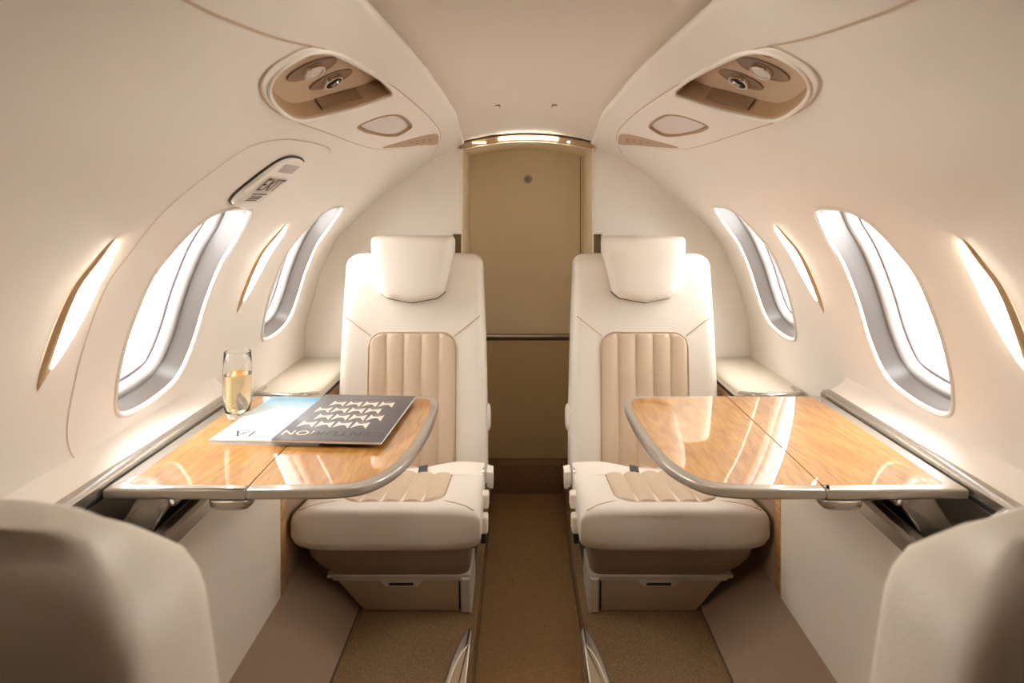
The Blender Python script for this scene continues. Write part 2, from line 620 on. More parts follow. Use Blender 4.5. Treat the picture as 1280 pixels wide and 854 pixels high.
# outer skin of the fuselage
mb = MB()
for side in (-1, 1):
    outer = [(Y0 - .05, 0), (2.6, 0), (2.6, VL), (Y0 - .05, VL)]
    V, T = sheet(outer, [inset(h, .016) for h in WINS], .2, .06)
    mb.add([wp(side, p[0], p[1], .104) for p in V], T)
    for y in ():
        pass
ya, yb = Y0 - .05, 2.6
prof = []
xa, _, za = wp(1, 1.0, 0, .104)
xb, _, zb = wp(1, 1.0, VL, .104)
for (p, q) in (((xa, za), (.72, -1.2)), ((.72, -1.2), (-.72, -1.2)), ((-.72, -1.2), (-xa, za)), ((xb + .06, zb - .03), (.1, .36)), ((.1, .36), (-.1, .36)), ((-.1, .36), (-xb - .06, zb - .03))):
    mb.grid([[(p[0], ya, p[1]), (q[0], ya, q[1])], [(p[0], yb, p[1]), (q[0], yb, q[1])]])
for y in (ya, yb):
    mb.add([(-1, y, -1.3), (1, y, -1.3), (1, y, .5), (-1, y, .5)], [(0, 1, 2, 3)])
struct(obj('wall_outer', mb, M['shell'], sharp=30), 'grey outer skin of the aircraft around the cabin', 'wall')

# windows
def window(side, k, n):
    yo = PITCH * k
    O = [(p[0] + yo, p[1]) for p in WIN]
    root = thing('window_%d' % n, '', 'window', wp(side, 1.21 + yo, .21, .02))
    root['kind'] = 'structure'
    rim = wall_ring(side, [(inset(O, -.006), 0), (inset(O, -.005), -.003), (inset(O, -.001), -.004), (inset(O, .003), -.001), (inset(O, .004), .005)])
    obj('window_bezel', rim, M['bezel'], root)
    obj('window_reveal', wall_ring(side, [(inset(O, .003), .001), (inset(O, .005), .016), (inset(O, .007), .034), (inset(O, .010), .045)]), M['wingrey'], root)
    obj('window_frame', wall_ring(side, [(inset(O, .009), .043), (inset(O, .014), .044), (inset(O, .018), .048), (inset(O, .021), .058), (inset(O, .022), .068), (inset(O, .022), .108)]), M['winliner'], root)
    obj('shade_channel', wall_ring(side, [(inset(O, .0215), .066), (inset(O, .026), .068), (inset(O, .028), .074), (inset(O, .029), .086)]), M['winch'], root)
    p_ = inset(O, .020)
    V, T = sheet(p_, [], .06, .06)
    obj('pane', MB().add([wp(side, p[0], p[1], .084) for p in V], T), M['pane'], root)
    return root
n = 1
for side in (-1, 1):
    for k in (0, 1):
        r = window(side, k, n)
        s_ = 'exit-sign' if side < 0 else 'plain'
        r['label'] = ('oval cabin window above the table on the %s side', 'oval cabin window beside the aft seat on the %s side')[k] % s_
        n += 1

# aft partitions left and right of the doorway
def partition(side, name, label):
    DX = .222
    pts = []
    for i in range(33):
        v = VL * i / 32
        x, _, z = wp(1, Y1, v)
        pts.append((x + .012, z + .004))
    lo = [(.752, -1.06), (.30, -1.06), (.30, -.60)]
    poly = [(.764, -1.06)] + pts + [(DX, .19), (DX, -.105), (.252, -.105), (.252, -1.06)]
    mb = MB()
    rings = []
    for y, d in ((Y1 + .03, 0), (Y1 + .003, 0), (Y1, .003)):
        rings.append([(side * x, y, z) for x, z in inset(poly, d)])
    mb.loft(rings)
    o = struct(obj(name, mb, M['liner'], sharp=40), label, 'wall')
    obj('lower_panel', MB().box(*(sorted((side * .2245, side * .37))), Y1 + .032, Y1 + .05, -1.06, -.06, .002), M['skirt'], o)
    jm = MB()
    jm.box(*(sorted((side * .219, side * .2235))), Y1 - .001, 2.50, -1.0, .185, .001)
    obj('door_jamb', jm, M['door'], o)
    obj('jamb_edge', MB().box(*(sorted((side * .2175, side * .222))), Y1 - .003, Y1 + .003, -.105, .185, .001), M['bone'], o)
    return o
partition(-1, 'wall_aft_left', 'cream aft partition behind the seat beside the exit-sign wall')
partition(1, 'wall_aft_right', 'cream aft partition behind the seat opposite the exit-sign wall')
mb = MB()
mb.box(-.9, .9, Y0 - .03, Y0, -1.1, .30, .002)
struct(obj('wall_front', mb, M['fwd']), 'taupe forward bulkhead behind the aft-facing seats', 'wall')

# arch over the doorway with its lamp strip
def arch(x, c, e):
    return c + (e - c) * (x / .222) ** 2
XS = [-.232 + .464 * i / 32 for i in range(33)]
mb = MB()
prof = [(2.163, .232, .203), (2.160, .230, .201), (2.160, .214, .185), (2.163, .208, .180), (2.172, .2055, .177), (2.185, .2055, .177), (2.185, .232, .203)]
mb.loft([[(x, y, arch(x, c, e)) for (y, c, e) in prof] for x in XS])
tr = struct(obj('trim_1', mb, M['tanplastic']), 'tan arched header trim over the aft doorway', 'trim')
mb = MB()
prof = [(2.1595, .2275, .2275 - .029), (2.1572, .2265, .2265 - .029), (2.1572, .2175, .2175 - .029), (2.1595, .2165, .2165 - .029)]
mb.loft([[(x, y, arch(x, c, e)) for (y, c, e) in prof] for x in [-.097 + .20 * i / 16 for i in range(17)]])
obj('lamp_strip', mb, M['strip'], tr, 'glowing white strip lamp')
mb = MB()
prof = [(2.159, .2085, .1805), (2.156, .2065, .1785), (2.158, .2045, .1765), (2.164, .2045, .1765)]
mb.loft([[(x, y, arch(x, c, e)) for (y, c, e) in prof] for x in XS])
obj('edge_bead', mb, M['bone'], tr)
mb = MB()
prof = [(2.1605, .2385, .2105), (2.158, .2385, .2105), (2.158, .234, .206), (2.1605, .234, .206)]
mb.loft([[(x, y, arch(x, c, e)) for (y, c, e) in prof] for x in XS])
obj('shadow_gap', mb, M['gap'], tr)
for x0 in (-.185, .135):
    mb = MB().box(x0, x0 + .045 if x0 < 0 else x0 + .008, 2.1575, 2.161, arch(x0 + .02, .2185, .1895), arch(x0 + .02, .2215, .1925), .001)
    obj('small_lamp', mb, M['strip'], tr)
# soffit behind the arch
mb = MB()
mb.loft([[(x, 2.18, arch(x, .206, .178)), (x, 2.50, arch(x, .206, .178)), (x, 2.50, arch(x, .23, .20)), (x, 2.18, arch(x, .23, .20))] for x in XS])
struct(obj('trim_2', mb, M['door']), 'tan arched soffit between the header trim and the aft door', 'trim')
# aft door
YD = 2.48
d = thing('door_1', 'tan aft lavatory door with a silver rail and round knob', 'door', (0, YD, -1.0))
d['kind'] = 'structure'
pts = [(-.245, -.508), (.208, -.508)] + [(x, arch(x, .215, .187)) for x in [.208 - .453 * i / 14 for i in range(15)]]
def vplate(pts, y0, y1, r=.002):
    mb = MB().slab(pts, 0, y1 - y0, .001, 1, r)
    return mb.xform(lambda x, y, z: (x, y0 + z, y))
obj('upper_panel', vplate(pts, YD, YD + .03), M['door'], d)
pts2 = [(.2105, -.508), (.30, -.508), (.30, .17), (.2105, .187)]
obj('side_panel', vplate(pts2, YD, YD + .03), M['door'], d)
obj('lower_panel', vplate([(-.245, -1.03), (.30, -1.03), (.30, -.526), (-.245, -.526)], YD, YD + .03), M['doorlow'], d)
obj('door_seam', MB().box(.2085, .2102, YD + .004, YD + .02, -.508, .187, .0003), M['gap'], d)
obj('rail', MB().tube([(-.245, YD - .002, -.516), (.30, YD - .002, -.516)], .0085, 12), M['silver'], d)
obj('rail_gap', MB().box(-.245, .30, YD - .001, YD + .01, -.532, -.525, .0004), M['gap'], d)
kx, kz = (660 - PX) / 322 + CX, (PY - 224) / 322
def disc(x, y, z, r, dep, seg=24):
    return MB().loft([[(x + q * math.cos(2 * math.pi * i / seg), yy, z + q * math.sin(2 * math.pi * i / seg)) for i in range(seg)] for q, yy in ((r, y), (r, y - dep * .6), (r * .85, y - dep))])
kn = obj('knob', disc(kx, YD, kz, .017, .006), M['silver'], d)
obj('knob_ring', disc(kx, YD - .006, kz, .010, .003), M['psudark'], kn)

# floor: sunken aisle, raised sides, the carpeted step at the door
FZ = -1.02
mb = MB().box(-.16, .16, Y0, 2.46, -1.14, -1.10, .001)
fl = struct(obj('floor', mb, M['aisle']), 'brown carpeted sunken aisle floor', 'floor')
for side in (-1, 1):
    prof = [(.128, -1.12), (.129, -1.06), (.131, -1.034), (.138, -1.023), (.150, FZ), (.78, FZ), (.78, -1.12)]
    mb = MB().loft([[(side * x, y, z) for x, z in prof] for y in (Y0, 2.16)])
    obj('raised_floor', mb, M['carpet'], fl, 'brown carpet raised beside the aisle')
    obj('carpet_binding', MB().tube([(side * .1335, Y0, -1.029), (side * .1335, 2.16, -1.029)], .0022, 6), M['stepc'], fl)
    obj('floor_rail', MB().box(*sorted((side * .424, side * .429)), Y0, 2.16, FZ, FZ + .004, .001), M['gap'], fl)
    obj('floor_rail', MB().box(*sorted((side * .412, side * .415)), Y0, 2.16, FZ, FZ + .0025, .0008), M['stepc'], fl)
obj('step', MB().box(-.26, .26, 2.42, 2.50, -1.14, -.988, .008), M['stepc'], fl, 'dark brown carpeted step at the door')
mb = MB()
for side in (-1, 1):
    mb.box(*sorted((side * .132, side * .26)), 2.15, 2.43, -1.14, -.97, .004)
obj('side_step', mb, M['stepc'], fl)

# ------------------------------------------------------------------ side ledges with table pocket
DX = .586
DZ, DB = -.535, -.924
def ledge(side, label):
    def sx(a, b):
        return sorted((side * a, side * b))
    root = thing('side_ledge', label, 'ledge', (side * .66, 1.2, FZ), 'side ledges along the cabin walls')
    # dado panel
    def panel(y0, y1, x, r=.002):
        P = [(x, DZ), (x, DB), (x + .02, DB), (x + .02, DZ)]
        return MB().loft([[(side * a, y, z) for a, z in P] for y in (y0, y1)])
    obj('dado_panel', panel(Y0, 1.50, DX), M['dado'], root, 'greige leather lower wall panel')
    def panel2(y0, y1, x, z0, z1):
        P = [(x, z1), (x, z0), (x + .02, z0), (x + .02, z1)]
        return MB().loft([[(side * a, y, z) for a, z in P] for y in (y0, y1)])
    wv = panel2(1.526, 2.14, DX + .003, -.72, DZ)
    obj('lower_side', panel2(1.526, 2.14, DX + .003, DB, -.72), M['kick'], root)
    obj('wood_panel', wv, M['woodv'], root, 'golden wood veneer panel')
    obj('wood_edge', MB().box(*sx(DX - .0015, DX + .01), 1.499, 1.528, DB, DZ, .001), M['woodv'], root, 'wood edge strip')
    # sloping carpeted kick panel
    P = [(DX + .01, DB + .004), (DX - .001, DB), (.424, FZ), (.434, FZ - .01), (DX + .01, DB - .02)]
    obj('kick_panel', MB().loft([[(side * a, y, z) for a, z in P] for y in (Y0, 2.15)]), M['kick'], root, 'mauve grey carpeted kick panel')
    # ledge top fore of the pocket and behind it
    obj('ledge_top', MB().box(*sx(DX, .765), Y0, .925, DZ - .02, DZ, .004), M['dado'], root)
    # pocket
    mb = MB()
    mb.box(*sx(DX + .021, DX + .023), 0.94, 1.66, -.80, DZ, .0005)
    mb.box(*sx(.765, .768), 0.94, 1.66, -.80, -.50, .0005)
    mb.box(*sx(DX + .02, .765), 0.94, 1.66, -.81, -.80, .0005)
    mb.box(*sx(DX + .02, .765), 0.937, .94, -.80, DZ - .02, .0005)
    mb.box(*sx(DX + .02, .765), 1.66, 1.663, -.80, DZ, .0005)
    obj('pocket', mb, M['dark'], root, 'dark table stowage pocket')
    # frame of the pocket: wall rail, slanting front piece, inboard rail
    A = (.697, -.452)
    B = (DX + .004, DZ + .004)
    mb = MB()
    prof = [(-.012, -.012), (-.012, .006), (-.006, .011), (.006, .013), (.012, .011), (.012, -.012)]
    mb.loft([[(side * (A[0] + a), y, A[1] + b) for a, b in prof] for y in (.924, 1.51)])
    obj('wall_rail', mb, M['silver'], root, 'silver rail along the wall')
    prof = crom([(.700, -.48), (.700, -.446), (.704, -.442), (.716, -.438), (.738, -.424), (.752, -.402)], 4, False) + [(.775, -.402), (.775, -.48)]
    obj('sill', MB().loft([[(side * a, y, z) for a, z in prof] for y in (Y0, 1.515)]), M['liner'], root, 'cream sill between rail and wall lining')
    obj('rail_gasket', MB().box(*sx(A[0] - .0135, A[0] - .0115), 0.94, 1.505, A[1] - .016, A[1] - .0075, .001), M['black'], root)
    mb = MB()
    prof = [(-.008, -.022), (-.008, .002), (-.003, .009), (.010, .011), (.020, .006), (.022, -.02)]
    mb.loft([[(side * (B[0] + a), y, B[1] + b) for a, b in prof] for y in (.924, 1.66)])
    obj('inboard_rail', mb, M['silver'], root, 'silver rail on the ledge edge')
    mb = MB()
    path = crom([(A[0] + .004, .934, A[1] + .002), (A[0] - .025, .931, A[1] - .014), (.645, .931, -.488), (B[0] + .012, .931, B[1])], 5, False)
    mb.tube([(side * p[0], p[1], p[2]) for p in path], .014, 10, flat=.011)
    obj('front_rail', mb, M['silver'], root)
    mb = MB()
    mb.box(*sx(DX + .004, .765), 0.94, .965, DZ - .02, DZ - .012, .002)
    obj('pocket_lip', mb, M['silver'], root)
    # armrest pad
    prof = crom([(.770, -.519), (.70, -.519), (.625, -.521), (.596, -.527), (.588, -.540), (.596, -.552), (.70, -.553), (.770, -.553)], 4)
    rings = []
    for y, k in ((1.752, .55), (1.757, .85), (1.765, 1.0), (2.155, 1.0)):
        rings.append([(side * (.68 + (a - .68) * (.9 + .1 * k)), y, -.538 + (b + .538) * k) for a, b in prof])
    obj('armrest_pad', MB().loft(rings), M['pad'], root, 'padded greige leather armrest')
    obj('armrest_gap', MB().box(*sx(DX + .002, .74), 1.70, 2.15, -.562, -.552, .001), M['black'], root)
    obj('ledge_shelf', MB().box(*sx(DX + .004, .765), 1.663, 1.78, -.60, -.548, .003), M['dado'], root)
    path = crom([(.742, 1.80, -.522), (.738, 1.75, -.518), (.715, 1.718, -.513), (.67, 1.708, -.513), (.625, 1.716, -.516), (.603, 1.745, -.522), (.598, 1.80, -.535)], 6, False)
    obj('armrest_trim', MB().tube([(side * p[0], p[1], p[2]) for p in path], .010, 10, flat=.007), M['silver'], root, 'silver loop at the end of the armrest')
    obj('cup_well', MB().loft([[(side * (.67 + rr * math.cos(q)), 1.752 + rr * .7 * math.sin(q), z) for q in [2 * math.pi * i / 28 for i in range(28)]] for rr, z in ((.05, -.524), (.05, -.545), (.001, -.546))], False, False), M['dark'], root)
    return root
ledge(-1, 'greige side ledge with wood veneer and table pocket, under the exit-sign wall')
ledge(1, 'greige side ledge with wood veneer and table pocket, under the wall without a sign')

# ------------------------------------------------------------------ seats
XS0, YS0 = -.35, 1.75        # the left aft seat is built in place
def yfront(x, z):
    b = (z + .82) / .664
    return 1.900 + .05 * b + .010 * (b - .5) ** 2 - .016 * min(1, abs(x) / .2) ** 4 + .006
def back_half(z):
    b = max(0, min(1, (z + .82) / .664))
    return .227 - .0185 * b ** 1.2 + .003 * math.sin(math.pi * b)
def cush_top(x, y):
    t = (y - 1.53) / .4
    return -.742 - .050 * t - .012 * (1 - min(1, abs(x) / .2) ** 3) * 1.0 + .008
def make_seat(m, front=False):
    """m = 1: aisle on +x.  Returns the root, facing forward (-y)."""
    cx = XS0
    root = thing('cabin_seat', '', 'seat', (cx, YS0, FZ))
    def X(mb):
        return mb.xform(lambda x, y, z: (cx + m * x, y, z))
    # --- base with drawer
    o = [(-.155, -.0), (.201, -.0)]
    fr = [(-.155, -.094), (.201, -.094), (.201, 0), (-.075, 0)]
    mb = MB()
    ob = .03 if front else 0
    P = [(-.150 + ob, -.926), (.199, -.926), (.199, -1.02), (-.070 + ob, -1.02)]
    mb.loft([[(x, y, z) for x, z in inset(P, d_)] for y, d_ in ((1.604, .004), (1.606, .001), (1.95, .001))])
    base = obj('base', X(mb), M['dark'], root)
    mb = MB()
    P = [(-.138 + ob, -.934), (.172, -.934), (.172, -1.018), (-.064 + ob, -1.018)]
    mb.loft([[(x, y, z) for x, z in inset(P, d_)] for y, d_ in ((1.5975, .003), (1.599, .0008), (1.606, 0))])
    dr = obj('drawer', X(mb), M['skirt'], base, 'taupe drawer front under the seat')
    # handle strip: silver band along the top with a dipped grip
    P = [(-.146, -.9335), (.176, -.9335), (.176, -.9415), (.085, -.9415), (.068, -.957), (-.010, -.957), (-.027, -.9415), (-.139, -.9415)]
    mb = MB().loft([[(x, y, z) for x, z in inset(P, d_)] for y, d_ in ((1.5945, .0014), (1.596, 0), (1.60, 0))])
    h = obj('handle', X(mb), M['satin'], dr)
    obj('grip_slot', X(MB().slab(rrect(-.002, .060, -.953, -.946, .003), 0, .003, .0005, 1).xform(lambda x, y, z: (x, 1.5938 + z, y))), M['dark'], dr)
    mb = MB()
    P = [(.176, -.928), (.203, -.928), (.206, -.98), (.204, -1.019), (.178, -1.019)]
    mb.loft([[(x, y, z) for x, z in inset(P, d_)] for y, d_ in ((1.586, .006), (1.589, .002), (1.596, 0), (1.72, 0))])
    mb.box(-.155, .200, 1.590, 1.62, -.933, -.924, .002)
    obj('base_frame', X(mb), M['satin'], base, 'silver frame around the drawer')
    # --- skirt pan below the cushion
    mb = MB()
    rings = []
    for z, a, b, yy in ((-.924, -.140, .198, 1.592), (-.918, -.152, .2, 1.588), (-.90, -.176, .202, 1.580), (-.875, -.196, .206, 1.572), (-.835, -.21, .21, 1.566)):
        rings.append([(x, y, z) for x, y in rrect(a, b, yy, 1.98, .03)])
    mb.loft(rings)
    obj('seat_pan', X(mb), M['pan'], root, 'taupe leather pan under the cushion')
    # --- cushion
    rings = []
    K = 48
    rows = [(1.531, .62, .985), (1.535, .80, .995), (1.545, .92, 1.0), (1.565, 1.0, 1.0), (1.60, 1.0, .998), (1.70, 1.0, .985), (1.80, 1.0, .972), (1.90, 1.0, .965), (1.96, .95, .95)]
    for y, kz, kx in rows:
        top = cush_top(.23, y)
        bot = -.850 + .01 * max(0, (1.56 - y) / .03)
        zc, hz = (top + bot) / 2, (top - bot) / 2 * kz
        ring = []
        for x, z in sellipse(.231 * kx, hz, 5.4, K):
            zz = zc + z
            if z > 0:
                zz -= .010 * (1 - min(1, abs(x) / .2) ** 3) * min(1, max(0, (y - 1.56) / .06))
            ring.append((x, y + .010 * (abs(z) / max(hz, 1e-6)) ** 2 * (1 if y < 1.56 else 0) + (.012 * (abs(x) / .23) ** 4 if y < 1.56 else 0), zz))
        rings.append(ring)
    cu = obj('cushion', X(MB().loft(rings)), M['leather'], root, sharp=60)
    # fluted insert on the cushion
    NX = 40
    cols = []
    for i in range(NX + 1):
        x = -.13 + .26 * i / NX
        e = max(0, abs(x) - .085) / .045
        yf_ = 1.607 + .05 * (1 - math.sqrt(max(0, 1 - e * e)))
        col = []
        for j in range(15):
            y = yf_ + (1.925 - yf_) * (j / 14) ** 1.6
            fl_ = abs(math.sin(math.pi * (x + .13) / .052)) ** .55
            ed = min(1, (y - yf_) / .004) if j else 0
            bor = 1 if 0 < i < NX else 0
            zt = cush_top(.23, y) - .010 * (1 - min(1, abs(x) / .2) ** 3) * min(1, max(0, (y - 1.56) / .06))
            col.append((x, y, zt - .0012 + (.0015 + .007 * fl_) * (ed ** .5) * bor))
        cols.append(col)
    obj('cushion_flutes', X(MB().grid(cols)), M['leather_tan'], cu, 'tan fluted insert', sharp=50)
    rim = [(c[0][0], c[0][1] - .001, c[0][2] + .0012) for c in cols]
    obj('cushion_piping', X(MB().tube([(cols[0][-1][0], cols[0][-1][1], cols[0][-1][2] + .003)] + rim + [(cols[-1][-1][0], cols[-1][-1][1], cols[-1][-1][2] + .003)], .0018, 6)), M['seam'], cu)
    for sgn in (-1, 1):
        path = []
        for i in range(9):
            u = i / 8
            x = sgn * (.122 + (.212 - .122) * u)
            y = 1.622 + (1.553 - 1.622) * u
            zt = cush_top(.23, y) - .010 * (1 - min(1, abs(x) / .2) ** 3) * min(1, max(0, (y - 1.56) / .06))
            n_ = 5.4
            hz = (cush_top(.23, y) + .85) / 2
            zz = (cush_top(.23, y) - .85) / 2 + hz * (1 - min(.999, abs(x) / .231) ** n_) ** (1 / n_) - (zt * 0) - .010 * (1 - min(1, abs(x) / .2) ** 3) * min(1, max(0, (y - 1.56) / .06))
            path.append((x, y, zz + .0003))
        obj('cushion_seam', X(MB().tube(path, .0014, 6)), M['seam'], cu)
    # --- backrest
    rings = []
    K = 56
    zs = [(-.84, 0), (-.80, 0), (-.70, 0), (-.60, 0), (-.50, 0), (-.40, 0), (-.30, 0), (-.24, 0), (-.205, 0)]
    cr_, cw_ = (.060, .062) if front else (.034, .032)
    if front:
        zs[-2:] = [(-.25, 0), (-.226, 0)]
    for i in range(8):
        a = math.pi / 2 * i / 7
        zs.append((-.156 - cr_ + cr_ * math.sin(a), cw_ * (1 - math.cos(a))))
    for z, r in zs:
        b = max(0, min(1, (z + .82) / .664))
        wv, th = back_half(z) - r - (.016 * b ** 3 if front else 0), (.115 - .025 * b) / 2 - min(.03, r * .9)
        yc = 1.900 + .05 * b + .010 * (b - .5) ** 2 + .006 + (.115 - .025 * b) / 2
        ring = []
        for x, y in sellipse(wv, th, 5.5, K):
            yy = yc + y
            if y < 0:
                yy -= .016 * min(1, abs(x) / .2) ** 4 * (-y / th) * (1 if r < .01 else .5)
            ring.append((x, yy, z - (.010 if front else .003) * (abs(x) / .2) ** 2 * max(0, (z + .4) / .244)))
        rings.append(ring)
    bk = obj('backrest', X(MB().loft(rings)), M['leather'], root, sharp=60)
    cols = []
    for i in range(NX + 1):
        x = -.132 + .264 * i / NX
        e = max(0, abs(x) - .087) / .045
        zt = -.392 - .045 * (1 - math.sqrt(max(0, 1 - e * e)))
        col = []
        for j in range(17):
            z = zt + (-.83 - zt) * (j / 16) ** 1.6
            fl_ = abs(math.sin(math.pi * (x + .132) / .0528)) ** .55
            ed = min(1, (zt - z) / .004) if j else 0
            bor = 1 if 0 < i < NX else 0
            col.append((x, yfront(x, z) + .0012 - (.0015 + .007 * fl_) * (ed ** .5) * bor, z))
        cols.append(col)
    obj('back_flutes', X(MB().grid(cols)), M['leather_tan'], bk, 'tan fluted insert', sharp=50)
    rim = [(c[0][0], c[0][1] - .003, c[0][2] + .001) for c in cols]
    obj('back_piping', X(MB().tube([(cols[0][-1][0], cols[0][-1][1] - .003, cols[0][-1][2])] + rim + [(cols[-1][-1][0], cols[-1][-1][1] - .003, cols[-1][-1][2])], .0018, 6)), M['seam'], bk)
    for sgn in (-1, 1):
        path = [(sgn * (.126 + .078 * i / 8), yfront(.126 + .078 * i / 8, -.402 + .062 * i / 8) - .0002 + .001 * (i / 8) ** 2, -.402 + .062 * i / 8) for i in range(9)]
        obj('back_seam', X(MB().tube(path, .0013, 6)), M['seam'], bk)
    # --- headrest: a shield wide at the top, with a pointed lower edge
    sh = rpoly([(-.126, -.100), (.126, -.100), (.124, -.150), (.096, -.270), (.075, -.286), (0, -.300), (-.075, -.286), (-.096, -.270), (-.124, -.150)], [.018, .018, .02, .012, .015, .02, .015, .012, .02], 5)
    mb = MB()
    rings = []
    def hy(x, z):
        b = (z + .82) / .664
        return 1.900 + .05 * b
    if front:
        sh = [(x * .84, z - .11) for x, z in sh]
    zc_ = sum(p[1] for p in sh) / len(sh)
    for off, ins in ((.075, .13), (.055, .02), (.03, 0), (-.012, 0), (-.026, .025), (-.035, .075), (-.041, .16), (-.043, .30), (-.0445, .55), (-.045, .8)):
        rings.append([(x, hy(x, z) + off + .10 * (abs(x)) ** 2 * 2 - .12 * max(0, z + .19), z) for x, z in [(p[0] * (1 - ins), zc_ + (p[1] - zc_) * (1 - ins)) for p in sh]])
    mb.loft(rings)
    obj('headrest', X(mb), M['leather'], root, 'shield-shaped headrest', sharp=50)
    mb = MB().tube([(x, hy(x, z) - .003 + .10 * abs(x) ** 2 * 2, z - .001) for x, z in sh if z < -.17][::1], .003, 6)
    obj('headrest_seam', X(mb), M['gap'], root)
    # --- aisle-side hardware
    mb = MB().slab(rrect(.222, .242, 1.70, 1.735, .006), -.815, -.775, .006, 3)
    obj('side_latch', X(mb), M['bone'], root)
    mb = MB().slab(rrect(.222, .243, 1.63, 1.668, .006), -.845, -.802, .006, 3)
    obj('side_latch', X(mb), M['bone'], root)
    obj('latch_pin', X(MB().slab(rrect(.224, .238, 1.632, 1.66, .004), -.87, -.845, .003, 2)), M['dark'], root)
    mb = MB().loft([[(q, 1.975 + r_ * .8 * math.cos(t), -.66 + r_ * math.sin(t)) for t in [2 * math.pi * i / 24 for i in range(24)]] for q, r_ in ((.205, .042), (.226, .042), (.232, .038), (.235, .028))])
    obj('pivot_cap', X(mb), M['bone'], root)
    # --- lap belt lying across the back of the cushion
    path = crom([(-.10, 1.855, -.800), (-.02, 1.853, -.7985), (.05, 1.850, -.792), (.09, 1.850, -.784), (.14, 1.85, -.776), (.20, 1.852, -.778), (.222, 1.858, -.783)], 5, False)
    mb = MB()
    rings = []
    for x, y, z in path:
        z += .009
        rings.append([(x, y - .017, z - .011), (x, y - .0165, z - .0095), (x, y + .017, z + .0125), (x, y + .0175, z + .011)])
    mb.loft(rings)
    be = obj('seat_belt', X(mb), M['belt'], root, 'cream lap belt')
    mb = MB()
    rings = []
    for x in (.030, .056):
        t_ = (x - .03) / .026
        z = -.7855 + .0055 * t_
        rings.append([(x, 1.830, z - .0125), (x, 1.831, z - .008), (x, 1.869, z + .0165), (x, 1.870, z + .012)])
    mb.loft(rings)
    obj('belt_slider', X(mb), M['dark'], be)
    lp = [(.218, 1.862 + .018 * math.cos(t), -.786 + .016 * math.sin(t)) for t in [2 * math.pi * i / 14 for i in range(14)]]
    obj('belt_ring', X(MB().tube(lp, .0025, 6, True)), M['chrome'], be)
    mb = MB()
    mb.loft([[(.226 + .003, y, z) for y, z in P_] for P_ in ([(1.845, -.775), (1.885, -.770), (1.88, -.815), (1.85, -.82)],)] + [[(.247, y, z) for y, z in ([(1.845, -.778), (1.885, -.774), (1.88, -.822), (1.85, -.826)])]])
    obj('belt_end', X(mb), M['belt'], be)
    lp = [(.238, 1.866 + .012 * math.cos(t), -.828 + .010 * math.sin(t)) for t in [2 * math.pi * i / 12 for i in range(12)]]
    obj('anchor_ring', X(MB().tube(lp, .003, 6, True)), M['chrome'], be)
    if front:
        # low silver-framed toe of the seat base beside the aisle
        tp = crom([(.289, 1.53), (.289, 1.2), (.289, 1.0), (.288, .965), (.281, .955), (.268, .968), (.252, 1.02), (.239, 1.10), (.232, 1.2), (.228, 1.53)], 4)
        ar = obj('base_toe', X(MB().slab(tp, -1.0195, -.910, .008, 3)), M['silver'], root, 'silver toe of the seat base beside the aisle')
        cp = [(.284, 1.52), (.284, 1.2), (.284, 1.03), (.279, 1.020), (.264, 1.05), (.251, 1.11), (.243, 1.2), (.238, 1.52)]
        obj('toe_cover', X(MB().slab(crom(cp, 3), -.92, -.907, .004, 3)), M['skirt'], ar, 'taupe cover of the toe')
        obj('toe_bead', X(MB().tube([(p[0], p[1], -.910) for p in crom(cp, 3)], .0022, 6, True)), M['bone'], ar)
        obj('base_bracket', X(MB().box(.195, .24, 1.50, 1.60, -1.015, -.94, .006)), M['skirt'], root)
    return root
def place(root, loc, rz=0, sx=1.):
    root.location = (loc[0], loc[1], loc[2] + Z0)
    root.rotation_euler = (0, 0, R(rz))
    root.scale = (sx, 1, 1)
g = 'cream leather cabin seats'
s1 = make_seat(1)
s1['label'] = 'cream leather seat facing forward behind the table with magazines'
s2 = make_seat(-1)
s2['label'] = 'cream leather seat facing forward behind the empty table'
place(s2, (.35, YS0, FZ))
s3 = make_seat(-1, True)
s3['label'] = 'cream leather seat facing aft towards the table with magazines'
place(s3, (-.378, .580, FZ), 180, .875)
s4 = make_seat(1, True)
s4['label'] = 'cream leather seat facing aft towards the empty table'
place(s4, (.357, .580, FZ), 180, .875)
for s in (s1, s2, s3, s4):
    s['group'] = g

